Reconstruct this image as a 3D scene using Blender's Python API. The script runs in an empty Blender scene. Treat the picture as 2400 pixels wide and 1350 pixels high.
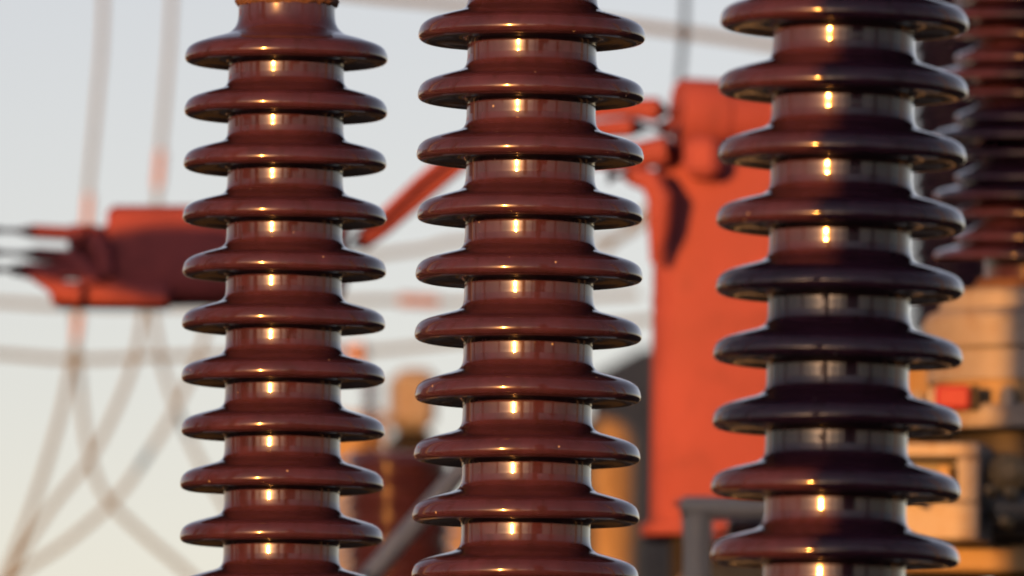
import bpy, math, random
from mathutils import Vector, Matrix
random.seed(7)
R = math.radians
sc = bpy.context.scene
C = sc.collection

# ---------------------------------------------------------------- camera
CAM_Z, PITCH, ROLL = 1.65, 4.5, 0.76
FPX = 28547.0                       # focal length in photograph pixels (2400 wide)
cam_d = bpy.data.cameras.new('camera')
cam_d.sensor_width = 36.0
cam_d.lens = 36.0 * FPX / 2400.0
cam_d.clip_start, cam_d.clip_end = 0.1, 3000
cam_d.dof.use_dof = True
cam_d.dof.focus_distance = 14.55
cam_d.dof.aperture_fstop = 9.4
cam = bpy.data.objects.new('camera', cam_d)
C.objects.link(cam)
M_CAM = Matrix.Rotation(R(90 + PITCH), 4, 'X') @ Matrix.Rotation(R(ROLL), 4, 'Z')
M_CAM.translation = (0, 0, CAM_Z)
cam.matrix_world = M_CAM
sc.camera = cam

# ---------------------------------------------------------------- sky and sun
SUN_EL, SUN_AZ = 3.2, 24.6          # degrees up; degrees to the left of straight behind the camera
S = Vector((-math.sin(R(SUN_AZ)) * math.cos(R(SUN_EL)), -math.cos(R(SUN_AZ)) * math.cos(R(SUN_EL)), math.sin(R(SUN_EL))))
w = bpy.data.worlds.new('World'); sc.world = w; w.use_nodes = True
nt = w.node_tree; nt.nodes.clear()
sky = nt.nodes.new('ShaderNodeTexSky'); sky.sky_type = 'NISHITA'; sky.sun_disc = False
sky.sun_elevation = R(SUN_EL)
sky.sun_rotation = math.atan2(S.x, S.y)
sky.air_density, sky.dust_density, sky.ozone_density = 0.5, 0.55, 0.8
hs = nt.nodes.new('ShaderNodeHueSaturation'); hs.inputs['Saturation'].default_value = 0.75
bg = nt.nodes.new('ShaderNodeBackground'); bg.inputs['Strength'].default_value = 0.1015
out = nt.nodes.new('ShaderNodeOutputWorld')
nt.links.new(sky.outputs[0], hs.inputs['Color']); tint = nt.nodes.new('ShaderNodeMixRGB'); tint.blend_type = 'MULTIPLY'; tint.inputs[0].default_value = 1.0; tint.inputs[2].default_value = (1.28, 1.01, 0.945, 1)
nt.links.new(hs.outputs[0], tint.inputs[1]); nt.links.new(tint.outputs[0], bg.inputs[0]); nt.links.new(bg.outputs[0], out.inputs[0])
sun_d = bpy.data.lights.new('sun', 'SUN'); sun_d.energy = 5.0; sun_d.angle = R(0.53); sun_d.color = (1.0, 0.36, 0.065)
sun = bpy.data.objects.new('sun', sun_d); C.objects.link(sun)
sun.rotation_euler = S.to_track_quat('Z', 'Y').to_euler(); sun.location = (-10, -20, 12)
vs = sc.view_settings
vs.view_transform = 'Standard'; vs.look = 'None'; vs.gamma = 1.0; vs.use_curve_mapping = False
vs.exposure = 1.0
sc.cycles.use_denoising = True
sc.cycles.max_bounces = 8
sc.cycles.sample_clamp_indirect = 8

# ---------------------------------------------------------------- helpers
def ray(px, py):
    v = Vector(((px - 1200) / FPX, (675 - py) / FPX, -1.0))
    return M_CAM.to_3x3() @ v
def P(px, py, d):
    """World point seen at photograph pixel (px, py), at depth d metres."""
    return Vector((0, 0, CAM_Z)) + ray(px, py) * d
def m_of(px, d): return px * d / FPX   # pixels -> metres at depth d

def mesh_obj(name, verts, faces, mat, root=None, parent=None, smooth=False, auto=None):
    off = root.location if root is not None else Vector((0, 0, 0))
    me = bpy.data.meshes.new(name)
    me.from_pydata([tuple(Vector(v) - off) for v in verts], [], faces)
    me.materials.append(mat)
    if smooth:
        for p in me.polygons: p.use_smooth = True
        if auto is not None: me.set_sharp_from_angle(angle=R(auto))
    o = bpy.data.objects.new(name, me); C.objects.link(o)
    par = parent if parent is not None else root
    if par is not None: o.parent = par
    return o
def thing(name, label, cat, loc, group=None):
    o = bpy.data.objects.new(name, None); C.objects.link(o)
    o.empty_display_size = 0.1
    o.location = loc; o['label'] = label; o['category'] = cat
    if group: o['group'] = group
    return o
def tag(o, label, cat, group=None):
    o['label'] = label; o['category'] = cat
    if group: o['group'] = group
    return o

def frame_of(d):
    d = d.normalized()
    a = Vector((0, 0, 1)) if abs(d.z) < 0.9 else Vector((0, 1, 0))
    u = d.cross(a).normalized(); v = u.cross(d).normalized()
    return u, v
class MB:
    def __init__(s): s.v = []; s.f = []
    def lathe(s, prof, a, axis, seg=48, caps=True):
        """prof: (r, t) pairs, t measured along axis from point a."""
        axis = Vector(axis).normalized(); u, v = frame_of(axis); b = len(s.v)
        for r, t in prof:
            for k in range(seg):
                th = 2 * math.pi * k / seg
                s.v.append(Vector(a) + axis * t + (u * math.cos(th) + v * math.sin(th)) * r)
        for i in range(len(prof) - 1):
            for k in range(seg):
                k2 = (k + 1) % seg
                s.f.append((b + i * seg + k, b + i * seg + k2, b + (i + 1) * seg + k2, b + (i + 1) * seg + k))
        if caps:
            s.f.append(tuple(b + k for k in range(seg))[::-1])
            s.f.append(tuple(b + (len(prof) - 1) * seg + k for k in range(seg)))
        return s
    def tube(s, pts, r, seg=12, caps=True):
        pts = [Vector(p) for p in pts]; b = len(s.v); n = len(pts)
        u = None
        for i, p in enumerate(pts):
            d = (pts[min(i + 1, n - 1)] - pts[max(i - 1, 0)]).normalized()
            if u is None: u, v = frame_of(d)
            else:
                u = (u - d * u.dot(d)).normalized(); v = d.cross(u)
            rr = r[i] if isinstance(r, (list, tuple)) else r
            for k in range(seg):
                th = 2 * math.pi * k / seg
                s.v.append(p + (u * math.cos(th) + v * math.sin(th)) * rr)
        for i in range(n - 1):
            for k in range(seg):
                k2 = (k + 1) % seg
                s.f.append((b + i * seg + k, b + i * seg + k2, b + (i + 1) * seg + k2, b + (i + 1) * seg + k))
        if caps:
            s.f.append(tuple(b + k for k in range(seg))[::-1])
            s.f.append(tuple(b + (n - 1) * seg + k for k in range(seg)))
        return s
    def box(s, c, dims, rz=0.0, bev=None, rot=None):
        """box with chamfered edges"""
        c = Vector(c); hx, hy, hz = [q / 2 for q in dims]
        e = min(hx, hy, hz) * 0.25 if bev is None else min(bev, min(hx, hy, hz) * 0.45)
        m = rot if rot is not None else Matrix.Rotation(rz, 3, 'Z')
        b = len(s.v); idx = {}
        for sx in (-1, 1):
            for sy in (-1, 1):
                for sz in (-1, 1):
                    for ax, q in enumerate(((hx, hy - e, hz - e), (hx - e, hy, hz - e), (hx - e, hy - e, hz))):
                        idx[(sx, sy, sz, ax)] = len(s.v)
                        s.v.append(c + m @ Vector((sx * q[0], sy * q[1], sz * q[2])))
        def F(*ks): s.f.append(tuple(idx[k] for k in ks))
        for q in (-1, 1):
            F((q, -1, -1, 0), (q, 1, -1, 0), (q, 1, 1, 0), (q, -1, 1, 0))
            F((-1, q, -1, 1), (1, q, -1, 1), (1, q, 1, 1), (-1, q, 1, 1))
            F((-1, -1, q, 2), (1, -1, q, 2), (1, 1, q, 2), (-1, 1, q, 2))
        for a in (-1, 1):
            for d in (-1, 1):
                F((a, d, -1, 0), (a, d, 1, 0), (a, d, 1, 1), (a, d, -1, 1))
                F((a, -1, d, 0), (a, 1, d, 0), (a, 1, d, 2), (a, -1, d, 2))
                F((-1, a, d, 1), (1, a, d, 1), (1, a, d, 2), (-1, a, d, 2))
        for sx in (-1, 1):
            for sy in (-1, 1):
                for sz in (-1, 1):
                    F((sx, sy, sz, 0), (sx, sy, sz, 1), (sx, sy, sz, 2))
        return s
    def build(s, name, mat, root=None, parent=None, smooth=True, auto=35):
        o = mesh_obj(name, s.v, s.f, mat, root, parent, smooth, auto)
        import bmesh
        bm = bmesh.new(); bm.from_mesh(o.data); bmesh.ops.recalc_face_normals(bm, faces=bm.faces); bm.to_mesh(o.data); bm.free()
        return o
def squircle(a, axis, prof, n=4.5, seg=96, side=None):
    """rounded-box section swept along an axis; prof: (half-width, distance)"""
    axis = Vector(axis).normalized(); mb = MB()
    u = Vector(side).normalized(); v = axis.cross(u).normalized()
    for q, z in prof:
        for k in range(seg):
            th = 2 * math.pi * k / seg; cs, sn = math.cos(th), math.sin(th)
            f = q / (abs(cs) ** n + abs(sn) ** n) ** (1 / n)
            mb.v.append(Vector(a) + axis * z + u * f * cs + v * f * sn)
    for i in range(len(prof) - 1):
        for k in range(seg):
            k2 = (k + 1) % seg; mb.f.append((i * seg + k, i * seg + k2, (i + 1) * seg + k2, (i + 1) * seg + k))
    mb.f.append(tuple(range(seg))[::-1]); mb.f.append(tuple((len(prof) - 1) * seg + k for k in range(seg)))
    return mb
def spline(pts, n=6):
    """Catmull-Rom through the points"""
    o = []
    for i in range(len(pts) - 1):
        p0, p1, p2, p3 = pts[max(i - 1, 0)], pts[i], pts[i + 1], pts[min(i + 2, len(pts) - 1)]
        for k in range(n):
            t = k / n
            o.append(tuple(0.5 * (2 * b + (c - a) * t + (2 * a - 5 * b + 4 * c - d) * t * t + (3 * b - a - 3 * c + d) * t ** 3)
                           for a, b, c, d in zip(p0, p1, p2, p3)))
    o.append(tuple(pts[-1]))
    return o

# ---------------------------------------------------------------- materials
def nodes_of(name):
    m = bpy.data.materials.new(name); m.use_nodes = True
    t = m.node_tree; return m, t, t.nodes['Principled BSDF']
def N(t, kind, **kw):
    n = t.nodes.new(kind)
    for k, v in kw.items():
        if k in n.inputs: n.inputs[k].default_value = v
        else: setattr(n, k, v)
    return n
def paint(name, col, rough=0.45, metal=0.0, var=0.25, scale=9.0, grime=None, bump=0.02, spec=0.35):
    """painted / metal surface with mottled colour, uneven gloss and fine relief"""
    m, t, b = nodes_of(name)
    tc = N(t, 'ShaderNodeTexCoord')
    n1 = N(t, 'ShaderNodeTexNoise', Scale=scale, Detail=6.0, Roughness=0.6)
    t.links.new(tc.outputs['Object'], n1.inputs['Vector'])
    r = N(t, 'ShaderNodeValToRGB'); e = r.color_ramp.elements
    e[0].position, e[1].position = 0.3, 0.7
    e[0].color = tuple(c * (1 - var) for c in col) + (1,); e[1].color = tuple(min(1, c * (1 + var)) for c in col) + (1,)
    t.links.new(n1.outputs['Fac'], r.inputs[0]); last = r.outputs[0]
    if grime:
        n2 = N(t, 'ShaderNodeTexNoise', Scale=scale * 2.7, Detail=8.0, Roughness=0.7)
        t.links.new(tc.outputs['Object'], n2.inputs['Vector'])
        r2 = N(t, 'ShaderNodeValToRGB'); r2.color_ramp.elements[0].position = 0.52; r2.color_ramp.elements[1].position = 0.68
        t.links.new(n2.outputs['Fac'], r2.inputs[0])
        mx = N(t, 'ShaderNodeMixRGB'); mx.inputs[2].default_value = tuple(grime) + (1,)
        t.links.new(r2.outputs[0], mx.inputs[0]); t.links.new(last, mx.inputs[1]); last = mx.outputs[0]
    t.links.new(last, b.inputs['Base Color'])
    mr = N(t, 'ShaderNodeMapRange'); mr.inputs['To Min'].default_value = rough * 0.8; mr.inputs['To Max'].default_value = min(1, rough * 1.2)
    t.links.new(n1.outputs['Fac'], mr.inputs['Value']); t.links.new(mr.outputs[0], b.inputs['Roughness'])
    b.inputs['Metallic'].default_value = metal; b.inputs['Specular IOR Level'].default_value = spec
    bp = N(t, 'ShaderNodeBump', Strength=bump * 10, Distance=0.002)
    n3 = N(t, 'ShaderNodeTexNoise', Scale=scale * 14, Detail=3.0)
    t.links.new(tc.outputs['Object'], n3.inputs['Vector']); t.links.new(n3.outputs['Fac'], bp.inputs['Height']); t.links.new(bp.outputs[0], b.inputs['Normal'])
    return m
def porcelain():
    m, t, b = nodes_of('brown_glazed_porcelain')
    tc = N(t, 'ShaderNodeTexCoord'); oi = N(t, 'ShaderNodeObjectInfo')
    ad = N(t, 'ShaderNodeVectorMath', operation='ADD')
    cmb = N(t, 'ShaderNodeCombineXYZ')
    mu = N(t, 'ShaderNodeMath', operation='MULTIPLY'); mu.inputs[1].default_value = 37.0
    t.links.new(oi.outputs['Random'], mu.inputs[0]); t.links.new(mu.outputs[0], cmb.inputs['Z'])
    t.links.new(tc.outputs['Object'], ad.inputs[0]); t.links.new(cmb.outputs[0], ad.inputs[1])
    vec = ad.outputs[0]
    n1 = N(t, 'ShaderNodeTexNoise', Scale=22.0, Detail=5.0, Roughness=0.6); t.links.new(vec, n1.inputs['Vector'])
    r = N(t, 'ShaderNodeValToRGB'); e = r.color_ramp.elements
    e[0].position, e[1].position = 0.3, 0.72
    e[0].color = (0.025, 0.0112, 0.026, 1); e[1].color = (0.043, 0.0178, 0.038, 1)
    t.links.new(n1.outputs['Fac'], r.inputs[0])
    # sparse pale specks: dust and chips in the glaze
    vo = N(t, 'ShaderNodeTexVoronoi', Scale=70.0); t.links.new(vec, vo.inputs['Vector'])
    lt = N(t, 'ShaderNodeMath', operation='LESS_THAN'); lt.inputs[1].default_value = 0.085
    t.links.new(vo.outputs['Distance'], lt.inputs[0])
    sp = N(t, 'ShaderNodeSeparateColor'); t.links.new(vo.outputs['Color'], sp.inputs[0])
    gt = N(t, 'ShaderNodeMath', operation='GREATER_THAN'); gt.inputs[1].default_value = 0.93
    t.links.new(sp.outputs[0], gt.inputs[0])
    ml = N(t, 'ShaderNodeMath', operation='MULTIPLY'); t.links.new(lt.outputs[0], ml.inputs[0]); t.links.new(gt.outputs[0], ml.inputs[1])
    mx = N(t, 'ShaderNodeMixRGB'); mx.inputs[2].default_value = (0.33, 0.30, 0.27, 1)
    t.links.new(ml.outputs[0], mx.inputs[0]); t.links.new(r.outputs[0], mx.inputs[1])
    mp = N(t, 'ShaderNodeMapping'); mp.inputs['Scale'].default_value = (1.0, 1.0, 0.12); t.links.new(vec, mp.inputs['Vector'])
    nd = N(t, 'ShaderNodeTexNoise', Scale=85.0, Detail=4.0, Roughness=0.65); t.links.new(mp.outputs[0], nd.inputs['Vector'])
    rd = N(t, 'ShaderNodeValToRGB'); rd.color_ramp.elements[0].position = 0.5; rd.color_ramp.elements[1].position = 0.75
    rd.color_ramp.elements[0].color = (0, 0, 0, 1); rd.color_ramp.elements[1].color = (0.55, 0.55, 0.55, 1)
    t.links.new(nd.outputs['Fac'], rd.inputs[0])
    md = N(t, 'ShaderNodeMixRGB'); md.inputs[2].default_value = (0.020, 0.009, 0.009, 1)
    t.links.new(rd.outputs[0], md.inputs[0]); t.links.new(mx.outputs[0], md.inputs[1]); t.links.new(md.outputs[0], b.inputs['Base Color'])
    n2 = N(t, 'ShaderNodeTexNoise', Scale=60.0, Detail=4.0, Roughness=0.7); t.links.new(mp.outputs[0], n2.inputs['Vector'])
    mr = N(t, 'ShaderNodeMapRange'); mr.inputs['To Min'].default_value = 0.07; mr.inputs['To Max'].default_value = 0.13
    t.links.new(n2.outputs['Fac'], mr.inputs['Value']); t.links.new(mr.outputs[0], b.inputs['Coat Roughness'])
    b.inputs['Coat Weight'].default_value = 1.0; b.inputs['Coat IOR'].default_value = 1.5
    b.inputs['Roughness'].default_value = 0.24; b.inputs['IOR'].default_value = 1.3; b.inputs['Specular IOR Level'].default_value = 0.3
    n3 = N(t, 'ShaderNodeTexNoise', Scale=28.0, Detail=2.0); t.links.new(vec, n3.inputs['Vector'])
    bp = N(t, 'ShaderNodeBump', Strength=0.085, Distance=0.004)
    t.links.new(n3.outputs['Fac'], bp.inputs['Height']); t.links.new(bp.outputs[0], b.inputs['Normal'])
    return m
M_POR = porcelain()
M_ORANGE = paint('orange_red_paint', (0.184, 0.051, 0.066), 0.7, var=0.12, scale=5.0, spec=0.12, grime=(0.140, 0.042, 0.056))
M_GREY = paint('light_grey_paint', (0.17, 0.175, 0.19), 0.5, var=0.16, scale=6.0, grime=(0.13, 0.10, 0.08))
M_DGREY = paint('dark_grey_paint', (0.06, 0.07, 0.085), 0.5, var=0.18, scale=6.0)
M_MGREY = paint('mid_grey_paint', (0.30, 0.31, 0.33), 0.5, var=0.18, scale=6.0)
M_RAIL = paint('blue_grey_paint', (0.25, 0.275, 0.30), 0.45, var=0.12, scale=6.0)
M_STAND_DARK = paint('blackened_stand_steel', (0.010, 0.010, 0.011), 0.7, var=0.3, scale=8.0, spec=0.15)  # black put into the stands' colour to darken what the glaze mirrors
M_GALV = paint('galvanised_steel', (0.20, 0.21, 0.225), 0.5, metal=0.35, var=0.2, scale=14.0)
M_ALU = paint('weathered_aluminium', (0.105, 0.14, 0.18), 0.5, metal=0.1, var=0.15, scale=30.0)
M_RUST = paint('rusty_cement_and_iron', (0.11, 0.062, 0.045), 0.7, var=0.5, scale=60.0, grime=(0.07, 0.03, 0.02), bump=0.12)
M_BLACK = paint('black_rubber', (0.015, 0.015, 0.016), 0.6, var=0.2)
M_CONC = paint('concrete', (0.24, 0.23, 0.21), 0.85, var=0.2, scale=5.0, grime=(0.13, 0.12, 0.11), bump=0.06)
M_RED = paint('red_paint', (0.21, 0.022, 0.03), 0.45, var=0.1)
M_OCHRE = paint('ochre_paint', (0.20, 0.155, 0.09), 0.55, var=0.18, scale=7.0, grime=(0.16, 0.10, 0.05))
M_COPPER = paint('copper_sleeve', (0.25, 0.14, 0.07), 0.45, metal=0.4, var=0.25, scale=40.0)

# ---------------------------------------------------------------- ground
def ground():
    m, t, b = nodes_of('crushed_stone_ground')
    tc = N(t, 'ShaderNodeTexCoord')
    vo = N(t, 'ShaderNodeTexVoronoi', Scale=28.0); t.links.new(tc.outputs['Object'], vo.inputs['Vector'])
    n1 = N(t, 'ShaderNodeTexNoise', Scale=0.35, Detail=8.0); t.links.new(tc.outputs['Object'], n1.inputs['Vector'])
    r = N(t, 'ShaderNodeValToRGB'); e = r.color_ramp.elements
    e[0].color = (0.014, 0.0135, 0.013, 1); e[1].color = (0.055, 0.052, 0.047, 1)
    ad = N(t, 'ShaderNodeMath', operation='ADD'); t.links.new(vo.outputs['Color'], ad.inputs[0]); t.links.new(n1.outputs['Fac'], ad.inputs[1])
    hf = N(t, 'ShaderNodeMath', operation='MULTIPLY'); hf.inputs[1].default_value = 0.5; t.links.new(ad.outputs[0], hf.inputs[0])
    t.links.new(hf.outputs[0], r.inputs[0]); t.links.new(r.outputs[0], b.inputs['Base Color']); b.inputs['Roughness'].default_value = 0.95; b.inputs['Specular IOR Level'].default_value = 0.05
    bp = N(t, 'ShaderNodeBump', Strength=0.8, Distance=0.02); t.links.new(vo.outputs['Distance'], bp.inputs['Height']); t.links.new(bp.outputs[0], b.inputs['Normal'])
    q = 1200.0
    o = mesh_obj('ground', [(-q, -q, 0), (q, -q, 0), (q, q, 0), (-q, q, 0)], [(0, 1, 2, 3)], m)
    o['kind'] = 'structure'
ground()

# ---------------------------------------------------------------- the three brown insulators
R_SHED = 0.130
K = R_SHED / 265.0
PROF = [(150.4, 104), (150.9, 98), (151.3, 92), (151.9, 84), (152.9, 76), (155, 69.5), (158.5, 64.2), (163.8, 59.8), (172, 55.6), (183, 52), (195, 48.7),
        (207, 45.3), (220, 41.5), (233, 37.1), (244, 32.6), (253, 27), (259.3, 20.4), (263.2, 12.4), (265.2, 4), (265.6, -1), (264.7, -6.4), (261.3, -11.4),
        (255, -14.9), (246, -16.6), (233, -15.4), (208, -10.8), (184, -7.2), (167, -6.4), (157.5, -9.5), (153.2, -15), (151.75, -22), (151.0, -28)]
def shed_mesh(seed):
    """one turned shed, very slightly out of true"""
    rg = random.Random(seed); mb = MB(); pr = [(r * K, z * K) for r, z in spline(PROF, 4)]
    mb.lathe(pr, (0, 0, 0), (0, 0, 1), 144, caps=False)
    ph = [rg.uniform(0, 6.28) for _ in range(6)]; am = [rg.uniform(0.3, 1.0) for _ in range(6)]
    for i, v in enumerate(mb.v):
        r = math.hypot(v.x, v.y); th = math.atan2(v.y, v.x); f = max(0.0, (r - RC_) / (R_SHED - RC_))
        dz = sum(am[q] * math.sin((q + 1) * th + ph[q]) for q in range(4)) * 0.00045 * f
        dr = sum(am[q] * math.cos((q + 1) * th + ph[5 - q]) for q in range(4)) * 0.00040 * f
        mb.v[i] = Vector((v.x * (1 + dr / r), v.y * (1 + dr / r), v.z + dz))
    o = mb.build('shed_proto', M_POR, auto=None)
    me = o.data; bpy.data.objects.remove(o); me.name = 'shed'
    return me
RC_ = 151.2 * K
ME_SHED = [shed_mesh(q) for q in range(7)]
RC = 151.2 * K
ring_rng = random.Random(3)
def post_insulator(px_mid, tilt, d, y_first, pitch_px, n_above, label, z_base=2.0):
    """px_mid: axis pixel at frame mid-height; y_first: pixel row of the first shed rim in the frame."""
    pitch = m_of(pitch_px, d) / math.cos(R(PITCH))
    z_first = P(px_mid, y_first, d).z
    mid = P(px_mid, 675, d)
    ax = Vector((math.sin(R(tilt)), 0, math.cos(R(tilt))))
    base = mid - ax * ((mid.z - z_base) / ax.z)
    t = thing('post_insulator', label, 'insulator', base, 'brown post insulators in a row')
    t.rotation_euler = (0, R(tilt), 0)
    z_top = z_first + pitch * n_above - z_base
    n = int((z_top - 0.10) / pitch) + 1
    zs = [z_top - i * pitch for i in range(n)]
    # core: one turned column, with a narrower neck above the uppermost shed
    neck = 113.0 / 237.5 * R_SHED
    # the core widens a little from each shed down to the fillet of the next
    pr = [(RC - 0.001, 0.04)]
    for z in reversed(zs):
        pr += [(r * K, z - q * K) for r, q in ((151.0, 60), (151.25, 52), (151.35, 46), (151.28, 40), (151.26, 35), (151.3, 30), (151.42, 25), (151.6, 20), (151.8, 13), (151.8, 6))]
    pr += [(RC - 0.002, z_top), (neck, z_top + 0.004), (neck, z_top + 0.085)]
    mb = MB().lathe(pr, (0, 0, 0), (0, 0, 1), 144)
    o = mb.build('core', M_POR, auto=30); o.parent = t
    # upper collar sweeping from the neck onto the uppermost shed
    col = [(neck, 0.072), (neck * 1.003, 0.058), (neck * 1.02, 0.047), (neck * 1.07, 0.039), (neck * 1.17, 0.0325), (neck * 1.3, 0.0285), (208 * K, 45.6 * K)]
    for i, z in enumerate(zs):
        if i == 0:
            pr0 = spline([(r, z_) for r, z_ in col] + [(r * K, z_ * K) for r, z_ in PROF[12:]], 4)
            mb = MB().lathe(pr0, (0, 0, 0), (0, 0, 1), 144, caps=False)
            s = mb.build('shed', M_POR, auto=None); s.parent = t
        else:
            s = bpy.data.objects.new('shed', ring_rng.choice(ME_SHED)); C.objects.link(s); s.parent = t
        s.location = (0, 0, z); s.rotation_euler = (0, 0, ring_rng.uniform(-3, 3))
    # rusty cement joint, uneven, and iron cap
    mb = MB(); seg = 96; b = 0; zc = z_top + 0.068
    rows = [(neck + 0.0004, -0.002), (neck + 0.0035, 0.0), (neck + 0.005, 0.004), (neck + 0.004, 0.009), (neck + 0.002, 0.014)]
    for j, (r, z) in enumerate(rows):
        for k in range(seg):
            th = 2 * math.pi * k / seg
            wv = ring_rng.uniform(-1, 1) * (0.0012 if j < 3 else 0.0004)
            mb.v.append(Vector(((r + wv) * math.cos(th), (r + wv) * math.sin(th), zc + z + (ring_rng.uniform(-1, 1) * 0.0016 if j < 2 else 0))))
    for j in range(len(rows) - 1):
        for k in range(seg):
            k2 = (k + 1) % seg; mb.f.append((j * seg + k, j * seg + k2, (j + 1) * seg + k2, (j + 1) * seg + k))
    o = mb.build('cement_joint', M_RUST, auto=None); o.parent = t
    cap = MB().lathe([(neck + 0.003, zc + 0.010), (neck + 0.010, zc + 0.016), (neck + 0.012, zc + 0.022), (neck + 0.012, zc + 0.075), (neck + 0.006, zc + 0.083),
                      (neck + 0.004, zc + 0.095), (neck + 0.03, zc + 0.098), (neck + 0.03, zc + 0.112)], (0, 0, 0), (0, 0, 1), 64)
    o = cap.build('iron_cap', M_RUST); o.parent = t
    # iron foot with flange and bolts
    foot = MB().lathe([(RC + 0.05, 0), (RC + 0.05, 0.016), (RC + 0.018, 0.02), (RC + 0.014, 0.06), (RC + 0.008, 0.07)], (0, 0, 0), (0, 0, 1), 64)
    f = foot.build('iron_foot', M_GALV); f.parent = t
    for k in range(6):
        th = k * math.pi / 3 + 0.2
        bo = MB().lathe([(0.009, 0.016), (0.009, 0.028), (0.005, 0.028), (0.005, 0.036)], ((RC + 0.034) * math.cos(th), (RC + 0.034) * math.sin(th), 0), (0, 0, 1), 6).build('bolt', M_GALV); bo.parent = f
    # steel pedestal
    p = thing('steel_pedestal', 'galvanised steel pedestal under the ' + label.split(' insulator')[0] + ' insulator', 'pedestal', (base.x, base.y, 0), 'pedestals of the insulator row')
    MB().box((base.x, base.y, z_base - 0.011), (0.32, 0.32, 0.02), bev=0.003).build('top_plate', M_GALV, p)
    MB().box((base.x, base.y, (z_base - 0.022 + 0.02) / 2), (0.16, 0.16, z_base - 0.042), bev=0.004).build('column', M_GALV, p)
    MB().box((base.x, base.y, 0.0095), (0.36, 0.36, 0.021), bev=0.003).build('base_plate', M_GALV, p)
    return t, base
D_M = FPX * R_SHED / 265.0; D_L = FPX * R_SHED / 237.5; D_R = FPX * R_SHED / 291.0
insL, bL = post_insulator(665.5, -0.25, D_L, 131, 125.0, 0, 'farthest brown insulator of the row of three, its rusty neck in view')
insM, bM = post_insulator(1239.5, 0.0, D_M, 79, 140.8, 2, 'fully sunlit brown insulator standing in the middle of the row')
insR, bR = post_insulator(1967.0, 0.42, D_R, 48, 156.6, 3, 'nearest brown insulator, its right half and middle in shadow')

# ---------------------------------------------------------------- red-brown insulator with fine sheds, and its apparatus (right edge)
def fine_insulator(name, label, cat, px, y_top, y_bot, d, r_big, r_small, pitch, core_r, pattern, cap_h=0.1, thick=0.13):
    """a fixed column of thin sheds; pattern lists (offset fraction, big?)"""
    top = P(px, y_top, d); bot = P(px, y_bot, d); ax = (top - bot).normalized()
    t = thing(name, label, cat, bot)
    L = (top - bot).length
    MB().lathe([(core_r, 0), (core_r, L)], bot, ax, 48).build('core', M_POR, t)
    shapes = {}
    for big in (0, 1):
        r = r_big if big else r_small; h = pitch * thick
        pr = [(core_r * 0.99, h * 1.9), (core_r * 1.03, h * 1.5), (r * 0.80, h * 0.8), (r * 0.95, h * 0.45), (r, 0), (r * 0.96, -h * 0.35), (r * 0.8, -h * 0.25), (core_r * 1.02, -h * 0.2), (core_r * 0.99, -h * 0.5)]
        o = MB().lathe(spline(pr, 3), (0, 0, 0), ax, 56, caps=False).build('shed_proto', M_POR, auto=None)
        shapes[big] = o.data; bpy.data.objects.remove(o)
    z = pitch * 0.5
    while z < L - pitch * 0.2:
        for fr, big in pattern:
            q = z + fr * pitch
            if q < L - 0.01:
                s = bpy.data.objects.new('shed', shapes[big]); C.objects.link(s); s.parent = t; s.location = ax * q
        z += pitch
    MB().lathe([(core_r * 1.25, -cap_h), (core_r * 1.3, -cap_h * 0.8), (core_r * 1.3, -0.01), (core_r * 1.1, 0.012)], bot, ax, 48).build('foot_cap', M_RUST, t)
    return t
D4 = 20.0
pp = m_of(140, D4)
fine_insulator('bushing_insulator', 'dark brown insulator with thin close sheds at the right edge', 'insulator', 2425, -260, 668, D4,
               m_of(236, D4), m_of(186, D4), pp, m_of(118, D4), [(0.0, 1), (0.30, 0), (0.70, 0)], cap_h=0.02, thick=0.19)

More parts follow.
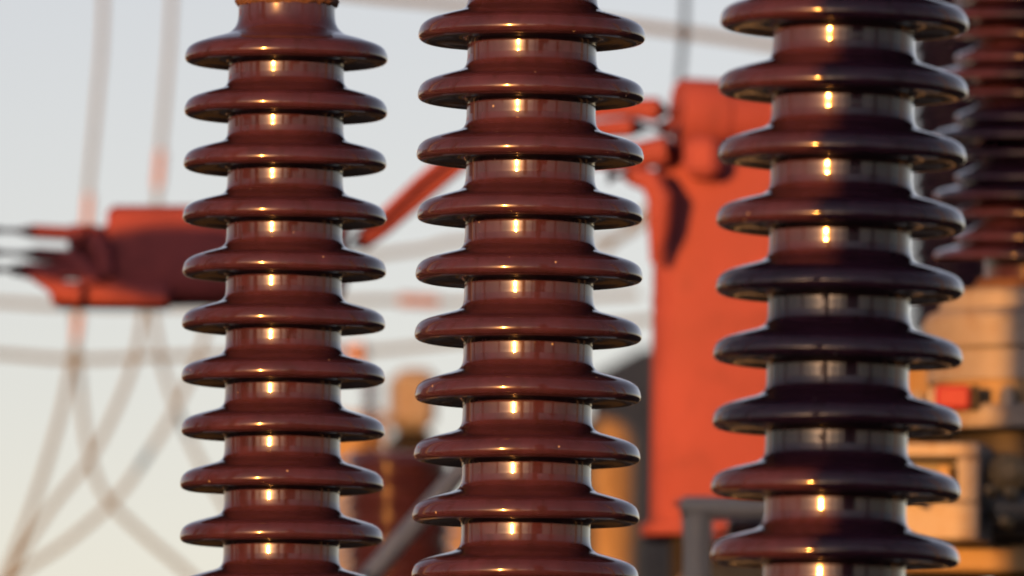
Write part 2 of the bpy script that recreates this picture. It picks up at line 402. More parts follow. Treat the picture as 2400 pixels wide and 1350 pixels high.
def apparatus():
    d = D4
    c = P(2425, 690, d)
    t = thing('breaker_housing', 'pale grey sunlit breaker housing beneath the thin-shed insulator', 'breaker', (c.x, c.y, 0))
    up = Vector((0, 0, 1))
    def zz(y): return P(2425, y, d).z
    z0 = zz(690)
    pr = [(m_of(210, d), zz(688)), (m_of(222, d), zz(700)), (m_of(224, d), zz(735)), (m_of(248, d), zz(742)), (m_of(262, d), zz(760)), (m_of(262, d), zz(826)), (m_of(250, d), zz(836)), (m_of(250, d), zz(905))]
    MB().lathe([(r, z) for r, z in pr[::-1]], (c.x, c.y, 0), up, 64).build('turret', M_GREY, t)
    fl = MB().lathe([(m_of(300, d), zz(1022)), (m_of(304, d), zz(1016)), (m_of(304, d), zz(978)), (m_of(298, d), zz(968))], (c.x, c.y, 0), up, 64).build('flange', M_GREY, t)
    for k in range(16):
        th = 2 * math.pi * k / 16 + 0.13
        MB().lathe([(0.014, zz(970)), (0.014, zz(940)), (0.008, zz(940)), (0.008, zz(926))], (c.x + m_of(278, d) * math.cos(th), c.y + m_of(278, d) * math.sin(th), 0), up, 6).build('bolt', M_GALV, t, parent=fl)
    MB().lathe([(m_of(236, d), zz(975)), (m_of(236, d), zz(900))], (c.x, c.y, 0), up, 64).build('neck', M_OCHRE, t)
    # red cap fixed to the front of the neck
    q = P(2232, 933, d - 0.19)
    g = MB().box(q, (m_of(82, d), 0.06, m_of(58, d)), bev=0.006).build('red_terminal_cap', M_RED, t)
    MB().box(q + Vector((m_of(52, d), 0.0, 0)), (m_of(16, d), 0.05, m_of(60, d)), bev=0.003).build('cap_strap', M_BLACK, t, parent=g)
    # body of the mechanism under the flange
    zt = zz(1046)
    MB().lathe([(m_of(190, d), zz(1300)), (m_of(190, d), zz(1021))], (c.x, c.y, 0), up, 48).build('drum', M_BLACK, t)
    # square cabinet with a recessed opening
    cx = P(2195, 1158, d - 0.25); ang = R(-12)
    rot = Matrix.Rotation(ang, 3, 'Z')
    W, H, T = m_of(236, d), m_of(226, d), 0.14
    cab = MB()
    fr = m_of(34, d)
    for (ox, oz, ww, hh) in ((0, H / 2 - fr / 2, W, fr), (0, -H / 2 + fr * 1.3, W, fr * 2.6), (-W / 2 + fr / 2, fr * 0.8, fr, H - fr * 3.6), (W / 2 - fr * 0.8, fr * 0.8, fr * 1.6, H - fr * 3.6)):
        cab.box(cx + rot @ Vector((ox, 0, oz)), (ww, T, hh), bev=0.004, rot=rot)
    cb = cab.build('cabinet', M_GREY, t)
    MB().box(cx + rot @ Vector((0, 0.03, 0.004)), (W * 0.9, 0.03, H * 0.9), rot=rot, bev=0.003).build('back_plate', M_DGREY, t, parent=cb)
    MB().box(cx + rot @ Vector((m_of(28, d), -0.02, m_of(30, d))), (m_of(30, d), 0.05, m_of(70, d)), rot=rot, bev=0.004).build('relay', M_OCHRE, t, parent=cb)
    MB().tube([cx + rot @ Vector((m_of(75, d), -0.03, m_of(60, d))), cx + rot @ Vector((m_of(70, d), -0.06, m_of(10, d))), cx + rot @ Vector((m_of(40, d), -0.05, m_of(-40, d)))], 0.010, 8).build('cable', M_BLACK, t, parent=cb)
    MB().tube([cx + rot @ Vector((m_of(-60, d), -0.09, m_of(-18, d))), cx + rot @ Vector((m_of(-5, d), -0.09, m_of(-30, d)))], m_of(13, d), 16).build('hose_union', M_DGREY, t, parent=cb)
    # pipes, valve and beam low at the right edge
    MB().tube([P(2290, 1215, d - 0.3), P(2330, 1195, d - 0.3), P(2480, 1190, d - 0.3)], m_of(38, d), 20).build('grey_pipe', M_DGREY, t)
    MB().tube([P(2180, 1278, d - 0.2), P(2300, 1240, d - 0.2), P(2480, 1225, d - 0.2)], m_of(30, d), 20).build('grey_pipe', M_DGREY, t)
    MB().lathe([(m_of(40, d), 0), (m_of(46, d), 0.02), (m_of(46, d), 0.05), (m_of(20, d), 0.07)], P(2360, 1118, d - 0.26), (0, -1, 0.1), 24).build('valve_cover', M_OCHRE, t)
    for (px, py) in ((2330, 1155), (2375, 1160), (2365, 1228)):
        MB().lathe([(m_of(13, d), 0), (m_of(13, d), 0.03), (m_of(7, d), 0.04)], P(px, py, d - 0.34), (-0.3, -1, 0.1), 12).build('bolt_head', M_OCHRE, t)
    MB().box(P(2330, 1318, d - 0.1), (m_of(560, d), 0.22, m_of(62, d)), bev=0.006).build('ochre_beam', M_OCHRE, t)
    zb = zz(1345)
    MB().box((c.x + 0.02, c.y, zb / 2), (0.16, 0.16, zb), bev=0.004).build('pedestal', M_STAND_DARK, t)
apparatus()
# a darker insulator half hidden between the nearest column and the right edge
fine_insulator('bushing_insulator', 'deep red insulator mostly hidden behind the nearest insulator, further back than the right edge one', 'insulator', 2238, -300, 800, 31.5,
               m_of(138, 31.5), m_of(124, 31.5), m_of(80, 31.5), m_of(92, 31.5), [(0.0, 1), (0.5, 0)], cap_h=0.12, thick=0.2)
def hidden_stand():
    b = P(2238, 800, 31.5)
    t = thing('steel_stand', 'steel stand under the deep red insulator behind the nearest one', 'stand', (b.x, b.y, 0))
    MB().box((b.x, b.y, (b.z - 0.12) / 2), (0.16, 0.16, b.z - 0.12), bev=0.004).build('column', M_STAND_DARK, t)
    MB().box((b.x, b.y, 0.012), (0.34, 0.34, 0.02), bev=0.004).build('base_plate', M_GALV, t)
hidden_stand()
def rear_cabinet():
    d = 24.5; p = P(2165, 935, d)
    t = thing('equipment_cabinet', 'ochre cabinet glimpsed between the nearest insulator and the breaker housing', 'cabinet', (p.x, p.y, 0))
    b = MB().box(p, (m_of(250, d), 0.22, m_of(200, d)), rz=R(5), bev=0.012).build('body', M_OCHRE, t)
    MB().box(p + Vector((0, 0, m_of(106, d))), (m_of(266, d), 0.26, m_of(12, d)), rz=R(5), bev=0.004).build('lid', M_GREY, t)
    MB().box(p + Vector((m_of(30, d), -0.118, 0)), (m_of(120, d), 0.012, m_of(150, d)), rz=R(5), bev=0.003).build('door', M_OCHRE, t)
    zb = p.z - m_of(100, d)
    MB().box((p.x, p.y, zb / 2), (0.10, 0.10, zb), bev=0.004).build('leg', M_STAND_DARK, t)
rear_cabinet()

# ---------------------------------------------------------------- orange switch head at the left
DB = 23.0
def left_head():
    d = DB
    b = P(662, 1000, d)
    t = thing('disconnector_switch', 'horizontal orange-red switch head half in shadow behind the farthest insulator', 'switch', (b.x, b.y, 0))
    a = P(252, 600, d); e = P(815, 600, d); ax = (e - a).normalized(); L = (e - a).length; r = m_of(117, d)
    tank = squircle(a, ax, [(r * 0.90, 0), (r, 0.012), (r, L - 0.03), (r * 0.9, L - 0.01), (r * 0.6, L)], n=3.2, side=(0, 0, 1)).build('tank', M_ORANGE, t)
    # stepped end with the terminal arms
    MB().lathe([(m_of(74, d), -m_of(66, d)), (m_of(82, d), -m_of(58, d)), (m_of(82, d), -m_of(10, d)), (m_of(90, d), 0.005)], P(252, 612, d), ax, 48).build('end_neck', M_ORANGE, t, parent=tank)
    MB().lathe([(m_of(26, d), 0), (m_of(30, d), 0.01), (m_of(30, d), 0.05), (m_of(22, d), 0.06)], P(160, 556, d - 0.07), ax, 24).build('clamp', M_ORANGE, t)
    pipe = MB()
    pipe.tube([P(195, 553, d - 0.1), P(215, 560, d - 0.1), P(240, 585, d - 0.11), P(250, 640, d - 0.1)], m_of(24, d), 16).build('elbow', M_ORANGE, t)
    rods = (((-40, 538), (80, 543), (185, 549), 17), ((-40, 590), (90, 597), (200, 606), 17), ((-40, 630), (60, 634), (190, 638), 19))
    for i, (p0, p1, p2, rr) in enumerate(rods):
        MB().tube([P(*p0, d - 0.05 * i), P(*p1, d - 0.05 * i), P(*p2, d - 0.05 * i)], m_of(rr, d), 12).build('terminal_rod', M_ORANGE, t)
    MB().tube([P(70, 600, d - 0.1), P(130, 596, d - 0.1), P(170, 604, d - 0.1), P(205, 632, d - 0.1), P(215, 665, d - 0.1)], [m_of(q, d) for q in (9, 13, 22, 28, 30)], 16).build('bent_arm', M_ORANGE, t)
    MB().tube([P(40, 636, d - 0.12), P(75, 644, d - 0.12), P(110, 660, d - 0.12), P(150, 684, d - 0.12), P(190, 690, d - 0.12)], [m_of(q, d) for q in (10, 12, 18, 26, 26)], 16).build('bent_arm', M_ORANGE, t)
    MB().lathe([(m_of(14, d), 0), (m_of(14, d), m_of(16, d))], P(28, 633, d - 0.1), ax, 16).build('collar', M_BLACK, t)
    MB().box(P(262, 694, d - 0.03), (m_of(280, d), 0.16, m_of(52, d)), bev=0.014).build('lower_plate', M_ORANGE, t)
    # sloping link on the far side
    MB().tube([P(790, 590, d), P(850, 566, d), P(900, 530, d), P(1000, 445, d), P(1120, 345, d), P(1250, 262, d)], m_of(22, d), 20).build('link_arm', M_ORANGE, t)
    MB().tube([P(800, 560, d - 0.04), P(880, 520, d - 0.04), P(980, 425, d - 0.04), P(1100, 325, d - 0.04), P(1245, 240, d - 0.04)], m_of(11, d), 12).build('link_arm', M_ORANGE, t)
    # supporting column, wholly behind the farthest insulator
    top = P(662, 705, d)
    MB().lathe([(0.09, 0), (0.09, top.z)], (top.x, top.y, 0), (0, 0, 1), 24).build('support_column', M_STAND_DARK, t)
left_head()

# ---------------------------------------------------------------- orange tank at the right
def right_tank():
    d = DB
    c = P(1722, 1240, d)
    t = thing('breaker_tank', 'upright orange-red switch tank behind the gap between middle and nearest insulators', 'switch', (c.x, c.y, 0))
    up = Vector((0, 0, 1)); r = m_of(196, d)
    def zz(y): return P(1722, y, d).z
    sq = lambda pr: squircle((c.x, c.y, 0), up, pr, side=(math.cos(R(-4)), math.sin(R(-4)), 0))
    tank = sq([(r * 0.97, zz(1236)), (r, zz(1226)), (r, zz(420)), (r * 0.97, zz(385)), (r * 0.88, zz(355)), (r * 0.62, zz(335))]).build('tank', M_ORANGE, t)
    sq([(r * 1.09, zz(1264)), (r * 1.1, zz(1260)), (r * 1.1, zz(1240)), (r * 1.08, zz(1236))]).build('flange', M_ORANGE, t)
    sq([(r * 1.012, zz(716)), (r * 1.012, zz(706))]).build('seam', M_ORANGE, t, parent=tank)
    # head: short horizontal barrel on top
    a = P(1588, 262, d - 0.02); e = P(1905, 280, d + 0.05); ax = (e - a).normalized(); L = (e - a).length; rb = m_of(80, d)
    hd = MB().lathe([(rb * 0.93, 0), (rb, 0.012), (rb, m_of(108, d)), (rb * 0.93, m_of(114, d)), (rb * 0.93, L)], a, ax, 56).build('head', M_ORANGE, t)
    # terminal fingers pointing left
    MB().tube([P(1600, 268, d), P(1540, 258, d), P(1470, 252, d), P(1330, 268, d)], [m_of(q, d) for q in (34, 30, 22, 18)], 16).build('terminal_arm', M_ORANGE, t, parent=hd)
    MB().tube([P(1570, 300, d - 0.08), P(1480, 298, d - 0.08), P(1430, 302, d - 0.08), P(1330, 310, d - 0.08)], [m_of(q, d) for q in (24, 24, 22, 18)], 16).build('terminal_arm', M_ORANGE, t, parent=hd)
    MB().tube([P(1250, 262, d), P(1300, 300, d - 0.03), P(1345, 311, d - 0.08)], m_of(14, d), 12).build('link_end', M_ORANGE, t)
    # shoulder elbow from the head down into the tank
    MB().tube([P(1640, 345, d - 0.12), P(1560, 352, d - 0.12), P(1490, 366, d - 0.12), P(1420, 372, d - 0.12), P(1330, 372, d - 0.12)], [m_of(q, d) for q in (36, 36, 32, 26, 22)], 20).build('shoulder', M_ORANGE, t)
    MB().tube([P(1425, 412, d - 0.15), P(1480, 411, d - 0.155), P(1526, 424, d - 0.17), P(1548, 465, d - 0.178), P(1546, 530, d - 0.17), P(1535, 615, d - 0.15)],
              [m_of(q, d) for q in (22, 24, 29, 32, 28, 12)], 24).build('elbow', M_ORANGE, t)
    MB().box(P(1652, 372, d - 0.125), (m_of(84, d), 0.12, m_of(96, d)), rz=R(-10), bev=0.02).build('side_boss', M_ORANGE, t, parent=tank)
    zb = zz(1264)
    MB().box((c.x, c.y, zb / 2), (m_of(300, d), m_of(300, d), zb - 0.002), bev=0.006).build('pedestal', M_STAND_DARK, t)
right_tank()

# ---------------------------------------------------------------- overhead wires
DW = 34.0
def wire(pts, rpx, d, label, mat=None, sleeves=(), name='overhead_wire', n=8):
    ps = [P(x, y, d) for x, y in pts]
    sp = [Vector(q) for q in spline([tuple(p) for p in ps], n)]
    t = thing(name, label, 'wire', ps[0], 'overhead wires against the sky')
    MB().tube(sp, m_of(rpx, d), 10).build('strand', mat or M_ALU, t)
    for (x0, y0), (x1, y1), rp in sleeves:
        a, b = P(x0, y0, d), P(x1, y1, d); L = (b - a).length; r = m_of(rp, d); k = 6
        pr = [(r * 0.6, 0)]
        for i in range(k):
            pr += [(r, L * (i + 0.1) / k), (r, L * (i + 0.8) / k), (r * 0.82, L * (i + 0.95) / k)]
        pr += [(r * 0.6, L)]
        MB().lathe(pr, a, b - a, 20).build('sleeve', M_COPPER, t)
wire([(252, -700), (243, 0), (226, 250), (208, 440), (200, 560)], 7, DW, 'pale near-vertical wire left of its twin, above the shadowed orange head', sleeves=[((209, 455), (203, 535), 11)])
wire([(430, -700), (403, 0), (390, 200), (374, 380), (366, 520)], 7, DW, 'pale near-vertical wire with an orange sleeve, nearer the farthest insulator', sleeves=[((378, 352), (370, 440), 12)])
wire([(-400, 690), (0, 708), (130, 716), (400, 720), (800, 706), (930, 704), (1100, 708), (1500, 690)], 8, DW, 'level grey wire passing just under the orange head, with a copper sleeve', sleeves=[((935, 703), (1030, 708), 15)])
wire([(-500, 790), (0, 830), (180, 842), (400, 835), (800, 825), (1000, 810), (1600, 740)], 8, DW, 'lower sagging grey wire that crosses the fan of curved wires')
wire([(190, 640), (184, 725), (172, 830), (140, 980), (85, 1160), (20, 1330), (-80, 1560)], 8, DW - 1, 'leftmost curved wire of the fan dropping from the orange head', sleeves=[((186, 735), (178, 800), 11)])
wire([(345, 640), (332, 760), (300, 890), (220, 1060), (120, 1190), (25, 1340), (-90, 1560)], 7.5, DW - 1.6, 'second curved wire of the fan, bending down to the left corner')
wire([(510, 660), (470, 820), (410, 960), (330, 1090), (260, 1180), (150, 1275), (40, 1350), (-120, 1500)], 7.5, DW - 0.5, 'lowest curved wire of the fan, sweeping left from behind the farthest insulator')
wire([(172, 700), (182, 840), (198, 1000), (222, 1110), (260, 1180), (345, 1262), (450, 1352), (600, 1500)], 7.5, DW + 0.6, 'curved wire crossing the fan from upper left to lower right')
wire([(345, 640), (362, 760), (385, 870), (415, 960), (465, 1075), (530, 1190), (640, 1400)], 7, DW + 1.2, 'short curved wire descending right towards the farthest insulator')
wire([(560, 640), (800, 612), (900, 596), (1000, 582), (1085, 565), (1420, 560), (1480, 520), (1540, 470)], 8, DW, 'grey wire sloping gently between the farthest and middle insulators')
wire([(1380, 640), (1430, 575), (1500, 528), (1620, 440), (1700, 400)], 8, DW + 0.5, 'short wire rising to the orange tank beside the middle insulator')
wire([(500, -60), (830, -12), (1090, 14), (1500, 62), (1820, 108), (2300, 190)], 11, DW, 'long faint wire crossing the top of the sky')
wire([(1610, -500), (1606, 0), (1600, 110), (1590, 230)], 8, DW - 4, 'vertical pale wire above the orange tank', sleeves=[((1604, 68), (1602, 98), 11)])

# ---------------------------------------------------------------- blurred equipment low in the middle
def mid_back():
    d = 33.0
    # cream post with a stepped head
    b = P(965, 1000, d)
    t = thing('concrete_post', 'tan sunlit post head between the farthest and middle insulators', 'post', (b.x, b.y, 0))
    zt = P(965, 868, d).z; zm = P(965, 1010, d).z
    MB().box((b.x, b.y, (zt + zm) / 2), (m_of(96, d), 0.22, zt - zm), rz=R(8), bev=0.03).build('head', M_GREY, t)
    MB().box((b.x, b.y, zm / 2), (m_of(92, d), 0.20, zm - 0.004), rz=R(8), bev=0.02).build('shaft', M_STAND_DARK, t)
    # small post insulator left of it
    fine_insulator('small_insulator', 'small orange-brown insulator glimpsed right of the farthest insulator', 'insulator', 868, 875, 1010, 36.0, m_of(24, 36), m_of(20, 36), m_of(30, 36), m_of(11, 36), [(0, 1), (0.5, 0)], cap_h=0.05)
    q = P(868, 1010, 36.0)
    t = thing('bracket_post', 'blackened post carrying the small insulator', 'post', (q.x, q.y, 0))
    MB().box((q.x, q.y, (q.z - 0.05) / 2), (0.07, 0.07, q.z - 0.052), bev=0.006).build('shaft', M_STAND_DARK, t)
    # wire clamp catching the light
    q = P(835, 825, d)
    t = thing('wire_clamp', 'small orange wire clamp catching the sun beside the farthest insulator', 'clamp', q)
    MB().box(q, (m_of(60, d), 0.05, m_of(34, d)), bev=0.012).build('jaw', M_COPPER, t)
    MB().tube([q + Vector((m_of(-30, d), 0, m_of(4, d))), q + Vector((m_of(-160, d), 0, m_of(8, d)))], 0.012, 8).build('tail', M_ALU, t)
    MB().lathe([(0.012, 0), (0.012, 0.08)], q + Vector((0.01, -0.04, 0.02)), (0, 0, -1), 10).build('bolt', M_COPPER, t)
    # ochre control kiosk
    k = P(800, 1050, 40.0)
    t = thing('ochre_kiosk', 'ochre sunlit kiosk behind the lower part of the farthest insulator', 'kiosk', (k.x, k.y, 0))
    zt = P(800, 1006, 40).z
    MB().box((k.x, k.y, zt - 0.45), (m_of(190, 40), 0.4, 0.9), rz=R(6), bev=0.02).build('body', M_OCHRE, t)
    MB().box((k.x, k.y, (zt - 0.9) / 2), (0.14, 0.14, zt - 0.902), rz=R(6), bev=0.01).build('leg', M_STAND_DARK, t)
    MB().box((k.x, k.y, zt + 0.02), (m_of(206, 40), 0.46, 0.04), rz=R(6), bev=0.01).build('roof', M_OCHRE, t)
    MB().box(k + Vector((0.02, -0.23, -0.28)), (0.16, 0.02, 0.3), rz=R(6), bev=0.004).build('door', M_GREY, t)
    # dark red bushing, sheds catching sparks of sun
    fine_insulator('bushing', 'dark red bushing low between the farthest and middle insulators, sparkling with sun', 'bushing', 935, 1060, 1500, 24.0, m_of(150, 24), m_of(140, 24), m_of(56, 24), m_of(112, 24), [(0, 1), (0.5, 0)], cap_h=0.06, thick=0.2)
    q = P(935, 1500, 24.0)
    t = thing('bushing_stand', 'blackened stand under the dark red bushing', 'stand', (q.x, q.y, 0))
    MB().box((q.x, q.y, (q.z - 0.06) / 2), (0.2, 0.2, q.z - 0.062), bev=0.006).build('shaft', M_STAND_DARK, t)
    # diagonal brace
    q = P(700, 1560, 21.0)
    t = thing('diagonal_brace', 'grey diagonal steel brace crossing low behind the middle insulator', 'brace', q)
    MB().tube([P(600, 1660, 21), P(870, 1345, 21), P(1000, 1195, 21), P(1110, 1068, 21), P(1240, 930, 21)], m_of(24, 21), 20).build('pipe', M_MGREY, t)
    q2 = P(1240, 930, 21)
    MB().lathe([(m_of(40, 21), 0), (m_of(40, 21), q2.z)], (q2.x, q2.y, 0), (0, 0, 1), 24).build('post', M_STAND_DARK, t)
    MB().lathe([(m_of(34, 21), -0.03), (m_of(34, 21), 0.03)], q2, (1, 0, 1), 24).build('knuckle', M_GALV, t)
    # ochre cubicle with a grey round gauge
    q = P(1055, 1300, 30.0)
    t = thing('ochre_cubicle', 'ochre cubicle seen under the diagonal brace', 'cubicle', (q.x, q.y, 0))
    zt = P(1055, 1180, 30).z
    MB().box((q.x, q.y, zt - 0.30), (m_of(260, 30), 0.3, 0.6), rz=R(5), bev=0.03).build('body', M_OCHRE, t)
    MB().box((q.x, q.y, (zt - 0.6) / 2), (0.12, 0.12, zt - 0.602), rz=R(5), bev=0.01).build('leg', M_STAND_DARK, t)
    g = P(938, 1318, 29.78)
    MB().lathe([(m_of(44, 30), 0), (m_of(44, 30), 0.05), (m_of(36, 30), 0.06)], g + Vector((0, 0.05, 0)), (0, -1, 0), 32).build('gauge', M_DGREY, t)
mid_back()
def gap_back():
    # dark grey gabled housing and ochre tank right of the middle insulator
    d = 40.0
    a = P(1455, 1000, d)
    t = thing('grey_housing', 'dark grey housing with a sloping top left of the orange tank', 'housing', (a.x, a.y, 0))
    xs = [m_of(q - 1455, d) for q in (1385, 1500, 1640, 1640, 1385)]
    zs_ = [P(1455, q, d).z for q in (892, 828, 828)]
    v = []
    for yy in (-0.25, 0.35):
        v += [(a.x + xs[0], a.y + yy, 0.002), (a.x + xs[2], a.y + yy, 0.002), (a.x + xs[2], a.y + yy, zs_[2]), (a.x + xs[1], a.y + yy, zs_[1]), (a.x + xs[0], a.y + yy, zs_[0])]
    f = [(0, 1, 2, 3, 4), (9, 8, 7, 6, 5)] + [(i, i + 5, (i + 1) % 5 + 5, (i + 1) % 5) for i in range(5)]
    mb = MB(); mb.v = [Vector(q) for q in v]; mb.f = f; mb.build('shell', M_DGREY, t, auto=20)
    MB().box((a.x + m_of(75, d), a.y - 0.27, zs_[0] * 0.8), (0.04, 0.04, zs_[0] * 0.38), bev=0.006).build('rib', M_DGREY, t)
    b = P(1405, 1100, 34.0)
    t = thing('ochre_drum', 'ochre sunlit drum half hidden by the middle insulator', 'drum', (b.x, b.y, 0))
    zt = P(1405, 985, 34).z
    r = m_of(92, 34)
    MB().lathe([(r, zt - 0.75), (r, zt - 0.08), (r * 0.9, zt - 0.03), (r * 0.6, zt)], (b.x, b.y, 0), (0, 0, 1), 48).build('body', M_OCHRE, t)
    MB().lathe([(r * 0.45, 0.002), (r * 0.45, zt - 0.751)], (b.x, b.y, 0), (0, 0, 1), 24).build('leg', M_STAND_DARK, t)
    MB().lathe([(r * 1.04, zt - 0.34), (r * 1.04, zt - 0.31)], (b.x, b.y, 0), (0, 0, 1), 48).build('hoop', M_OCHRE, t)
    # grey pipe rail with an elbow
    d = 20.0
    q = P(1632, 1400, d)
    t = thing('pipe_rail', 'grey bent pipe rail low in front of the orange tank', 'rail', (q.x, q.y, 0))
    top = P(1632, 1192, d)
    MB().lathe([(m_of(32, d), 0.0), (m_of(32, d), top.z - 0.06), (m_of(36, d), top.z - 0.03), (m_of(38, d), top.z)], (q.x, q.y, 0), (0, 0, 1), 24).build('upright', M_RAIL, t)
    MB().tube([P(1582, 1178, d), P(1600, 1186, d), P(1640, 1190, d), P(1790, 1190, d), P(2120, 1196, d)], [m_of(z, d) for z in (14, 24, 27, 26, 26)], 24).build('top_rail', M_RAIL, t)
    pe = P(2105, 1200, d)
    MB().lathe([(m_of(28, d), 0.0), (m_of(28, d), pe.z)], (pe.x, pe.y, 0), (0, 0, 1), 24).build('upright', M_RAIL, t)
    # red-brown bushing behind the rail
    fine_insulator('bushing', 'red-brown bushing behind the grey pipe rail', 'bushing', 1755, 1205, 1290, 20.5, m_of(95, 20.5), m_of(86, 20.5), m_of(46, 20.5), m_of(50, 20.5), [(0, 1), (0.5, 0)], cap_h=0.04)
    b = P(1755, 1290, 20.5)
    t = thing('ochre_tank', 'ochre tank below the red-brown bushing', 'tank', (b.x, b.y, 0))
    zt = b.z - 0.03
    MB().box((b.x - 0.02, b.y, zt - 0.25), (m_of(330, 20.5), 0.24, 0.5), rz=R(4), bev=0.04).build('body', M_OCHRE, t)
    MB().box((b.x - 0.02, b.y, (zt - 0.5) / 2), (0.12, 0.12, zt - 0.502), rz=R(4), bev=0.01).build('leg', M_STAND_DARK, t)
    for sx in (-0.1, 0.02, 0.14):
        MB().box((b.x + sx, b.y - 0.14, zt - 0.24), (0.025, 0.05, 0.36), rz=R(4), bev=0.004).build('rib', M_OCHRE, t)
gap_back()

# ---------------------------------------------------------------- unseen things out of frame: casters added for shade, columns mirrored in the glaze
U = Vector((math.cos(R(SUN_AZ)), -math.sin(R(SUN_AZ)), 0))    # horizontal, square to the sun
SH = Vector((S.x, S.y, 0)).normalized(); TE = math.tan(R(SUN_EL))
ROT_S = Matrix.Rotation(R(-SUN_AZ), 3, 'Z')
def sunward(p, dist): return p + SH * dist + Vector((0, 0, dist * TE))
def shade_post():
    """unseen, left of the view; shaped to its shadow on the nearest insulator"""
    t0 = 2.9
    ztop, zbot = P(1967, 612, D_R).z, P(1967, 1092, D_R).z
    axis = Vector((bR.x, bR.y, 0))
    p = axis + SH * t0
    q = thing('shade_post', 'unseen post and box, shaped to shade the nearest insulator', 'post', p)
    c = p + U * 0.20
    MB().box((c.x, c.y, 2.0), (0.34, 0.14, 3.99), rot=ROT_S, bev=0.005).build('column', M_CONC, q)
    z0, z1 = zbot + t0 * TE, ztop + t0 * TE
    c = p + U * (-0.06) + SH * 0.14
    MB().box((c.x, c.y, (z0 + z1) / 2), (0.44, 0.12, z1 - z0), rot=ROT_S, bev=0.008).build('shade_box', M_DGREY, q)  # box sized to the dark band across the nearest insulator
shade_post()
def shade_head():
    """unseen twin of the left head, added to shade it"""
    t0 = 4.5
    a = sunward(P(140, 612, DB), t0); b = sunward(P(760, 660, DB), t0)
    q = thing('disconnector_switch', 'unseen tank added to shade the orange-red switch head', 'switch', (b.x, b.y, 0))  # added caster in the form of a switch tank
    ax = (b - a).normalized()
    MB().lathe([(0.052, -0.1), (0.052, 0.14), (0.075, 0.22), (0.085, 0.34), (0.085, 0.75)], a, ax, 40).build('tank', M_ORANGE, q)
    f = sunward(P(625, 640, DB), t0)
    MB().lathe([(0.06, 0), (0.06, f.z)], (f.x, f.y, 0), (0, 0, 1), 20).build('support_column', M_GALV, q)
shade_head()
def shade_bar():
    t0 = 5.5
    a = sunward(P(2180, 372, D4), t0); b = sunward(P(2640, 372, D4), t0)
    q = thing('shade_pipe', 'unseen pipe on a post, added to shade the right edge insulator', 'pipe', (a.x, a.y, 0))  # added unseen; bands the thin-shed insulator with shade
    MB().lathe([(0.085, -0.1), (0.085, (b - a).length)], a, b - a, 32).build('pipe', M_ALU, q)
    cen = sunward(P(2425, 700, D4), t0) + U * 0.125
    MB().lathe([(0.105, 0), (0.105, a.z + 1.2)], (cen.x, cen.y, 0), (0, 0, 1), 24).build('post', M_GALV, q)  # added with the pipe to darken the insulator's right side
shade_bar()
def shade_boxes():
    p = sunward(P(1650, 1150, 20.0), 5.0)
    q = thing('rail_shade_box', 'unseen narrow box added to shade the pipe rail', 'kiosk', (p.x, p.y, 0))  # unseen caster put in to keep the pipe rail in shade
    MB().box((p.x, p.y, p.z / 2), (0.42, 0.3, p.z - 0.004), rot=ROT_S, bev=0.01).build('body', M_GALV, q)
    MB().box((p.x, p.y, p.z + 0.012), (0.46, 0.34, 0.03), rot=ROT_S, bev=0.006).build('roof', M_GALV, q)
    p = sunward(P(985, 1040, 21.0), 5.0)
    q = thing('brace_shade_box', 'unseen broad box added to shade the diagonal brace', 'kiosk', (p.x, p.y, 0))  # invented box; its shadow falls on the brace
    MB().box((p.x, p.y, p.z / 2), (0.40, 0.3, p.z - 0.004), rot=ROT_S, bev=0.01).build('body', M_GALV, q)
    MB().box((p.x, p.y, p.z + 0.012), (0.44, 0.34, 0.03), rot=ROT_S, bev=0.006).build('roof', M_GALV, q)
    p = sunward(P(1490, 800, 40.0), 10.0)
    q = thing('housing_shade_block', 'unseen tall block added to shade the dark grey housing', 'shade block', (p.x, p.y, 0))  # unseen block, there only to shade the gabled housing
    MB().box((p.x, p.y, p.z / 2), (0.8, 1.2, p.z - 0.004), rot=ROT_S, bev=0.02).build('wall', M_CONC, q)
    MB().box((p.x, p.y, p.z + 0.05), (0.9, 1.3, 0.1), rot=ROT_S, bev=0.02).build('roof', M_DGREY, q)
shade_boxes()
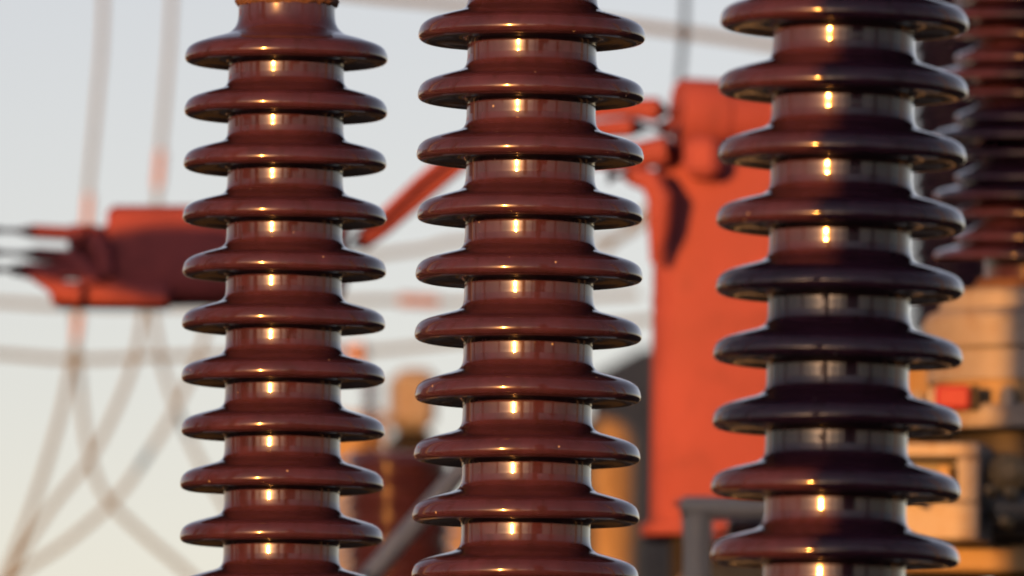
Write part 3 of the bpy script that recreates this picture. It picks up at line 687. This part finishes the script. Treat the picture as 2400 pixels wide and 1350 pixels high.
# posts and cubicles round the yard behind and beside the camera, mirrored in the glaze
def yard_post(az, dist, wd, h, label, arm=None):
    c = Vector((0, 14, 0)); p = c + Vector((math.sin(R(az)), -math.cos(R(az)), 0)) * dist
    q = thing('concrete_column', label, 'column', p)
    rot = Matrix.Rotation(R(az), 3, 'Z')
    MB().box(p + Vector((0, 0, h / 2)), (wd, wd * 0.8, h), rot=rot, bev=0.02).build('shaft', M_CONC, q)
    MB().box(p + Vector((0, 0, 0.15)), (wd * 1.5, wd * 1.3, 0.3), rot=rot, bev=0.03).build('footing', M_CONC, q)
    if arm:
        wdt, za, th = arm
        MB().box(p + Vector((0, 0, za)) + rot @ Vector((0, wd * 0.5, 0)), (wdt, 0.12, th), rot=rot, bev=0.01).build('cross_arm', M_GALV, q)
yard_post(-86, 7.1, 0.42, 7.0, 'concrete column level with the insulators, far out of view left')
yard_post(-53, 7.5, 0.38, 3.4, 'concrete column out of view, front left of the insulators')
yard_post(-112, 7.2, 0.5, 7.0, 'concrete column out of view, behind left of the insulators')
yard_post(46, 7.0, 0.40, 7.0, 'concrete column out of view, front right of the insulators', (1.6, 3.9, 0.25))
yard_post(74, 9.0, 0.35, 7.0, 'slim concrete column out of view to the right')
yard_post(101, 7.0, 0.55, 7.0, 'thick concrete column out of view, right of the insulators')
yard_post(118, 9.0, 0.5, 6.0, 'concrete column out of view, behind right of the insulators')
yard_post(5.5, 20.0, 0.7, 9.0, 'concrete gantry leg behind the camera')
yard_post(-7, 22.0, 0.6, 9.0, 'second concrete gantry leg behind the camera, to its left')
def cubicle():
    c = Vector((0, 14, 0)); az = 20; p = c + Vector((math.sin(R(az)), -math.cos(R(az)), 0)) * 19.0
    q = thing('transformer_tank', 'large dark transformer tank behind the camera to the right', 'transformer', p)
    rot = Matrix.Rotation(R(az), 3, 'Z')
    MB().box(p + Vector((0, 0, 2.2)), (6.0, 2.5, 4.4), rot=rot, bev=0.06).build('tank', M_DGREY, q)
    for k in range(9):
        MB().box(p + Vector((0, 0, 2.0)) + rot @ Vector((-2.6 + k * 0.65, 1.45, 0)), (0.12, 0.4, 3.2), rot=rot, bev=0.02).build('radiator_fin', M_DGREY, q)
    for k in (-1.8, 0.0, 1.8):
        MB().lathe([(0.22, 4.4), (0.22, 5.4), (0.12, 5.5), (0.08, 6.1)], p + rot @ Vector((k, 0, 0)), (0, 0, 1), 24).build('bushing', M_POR, q)
cubicle()
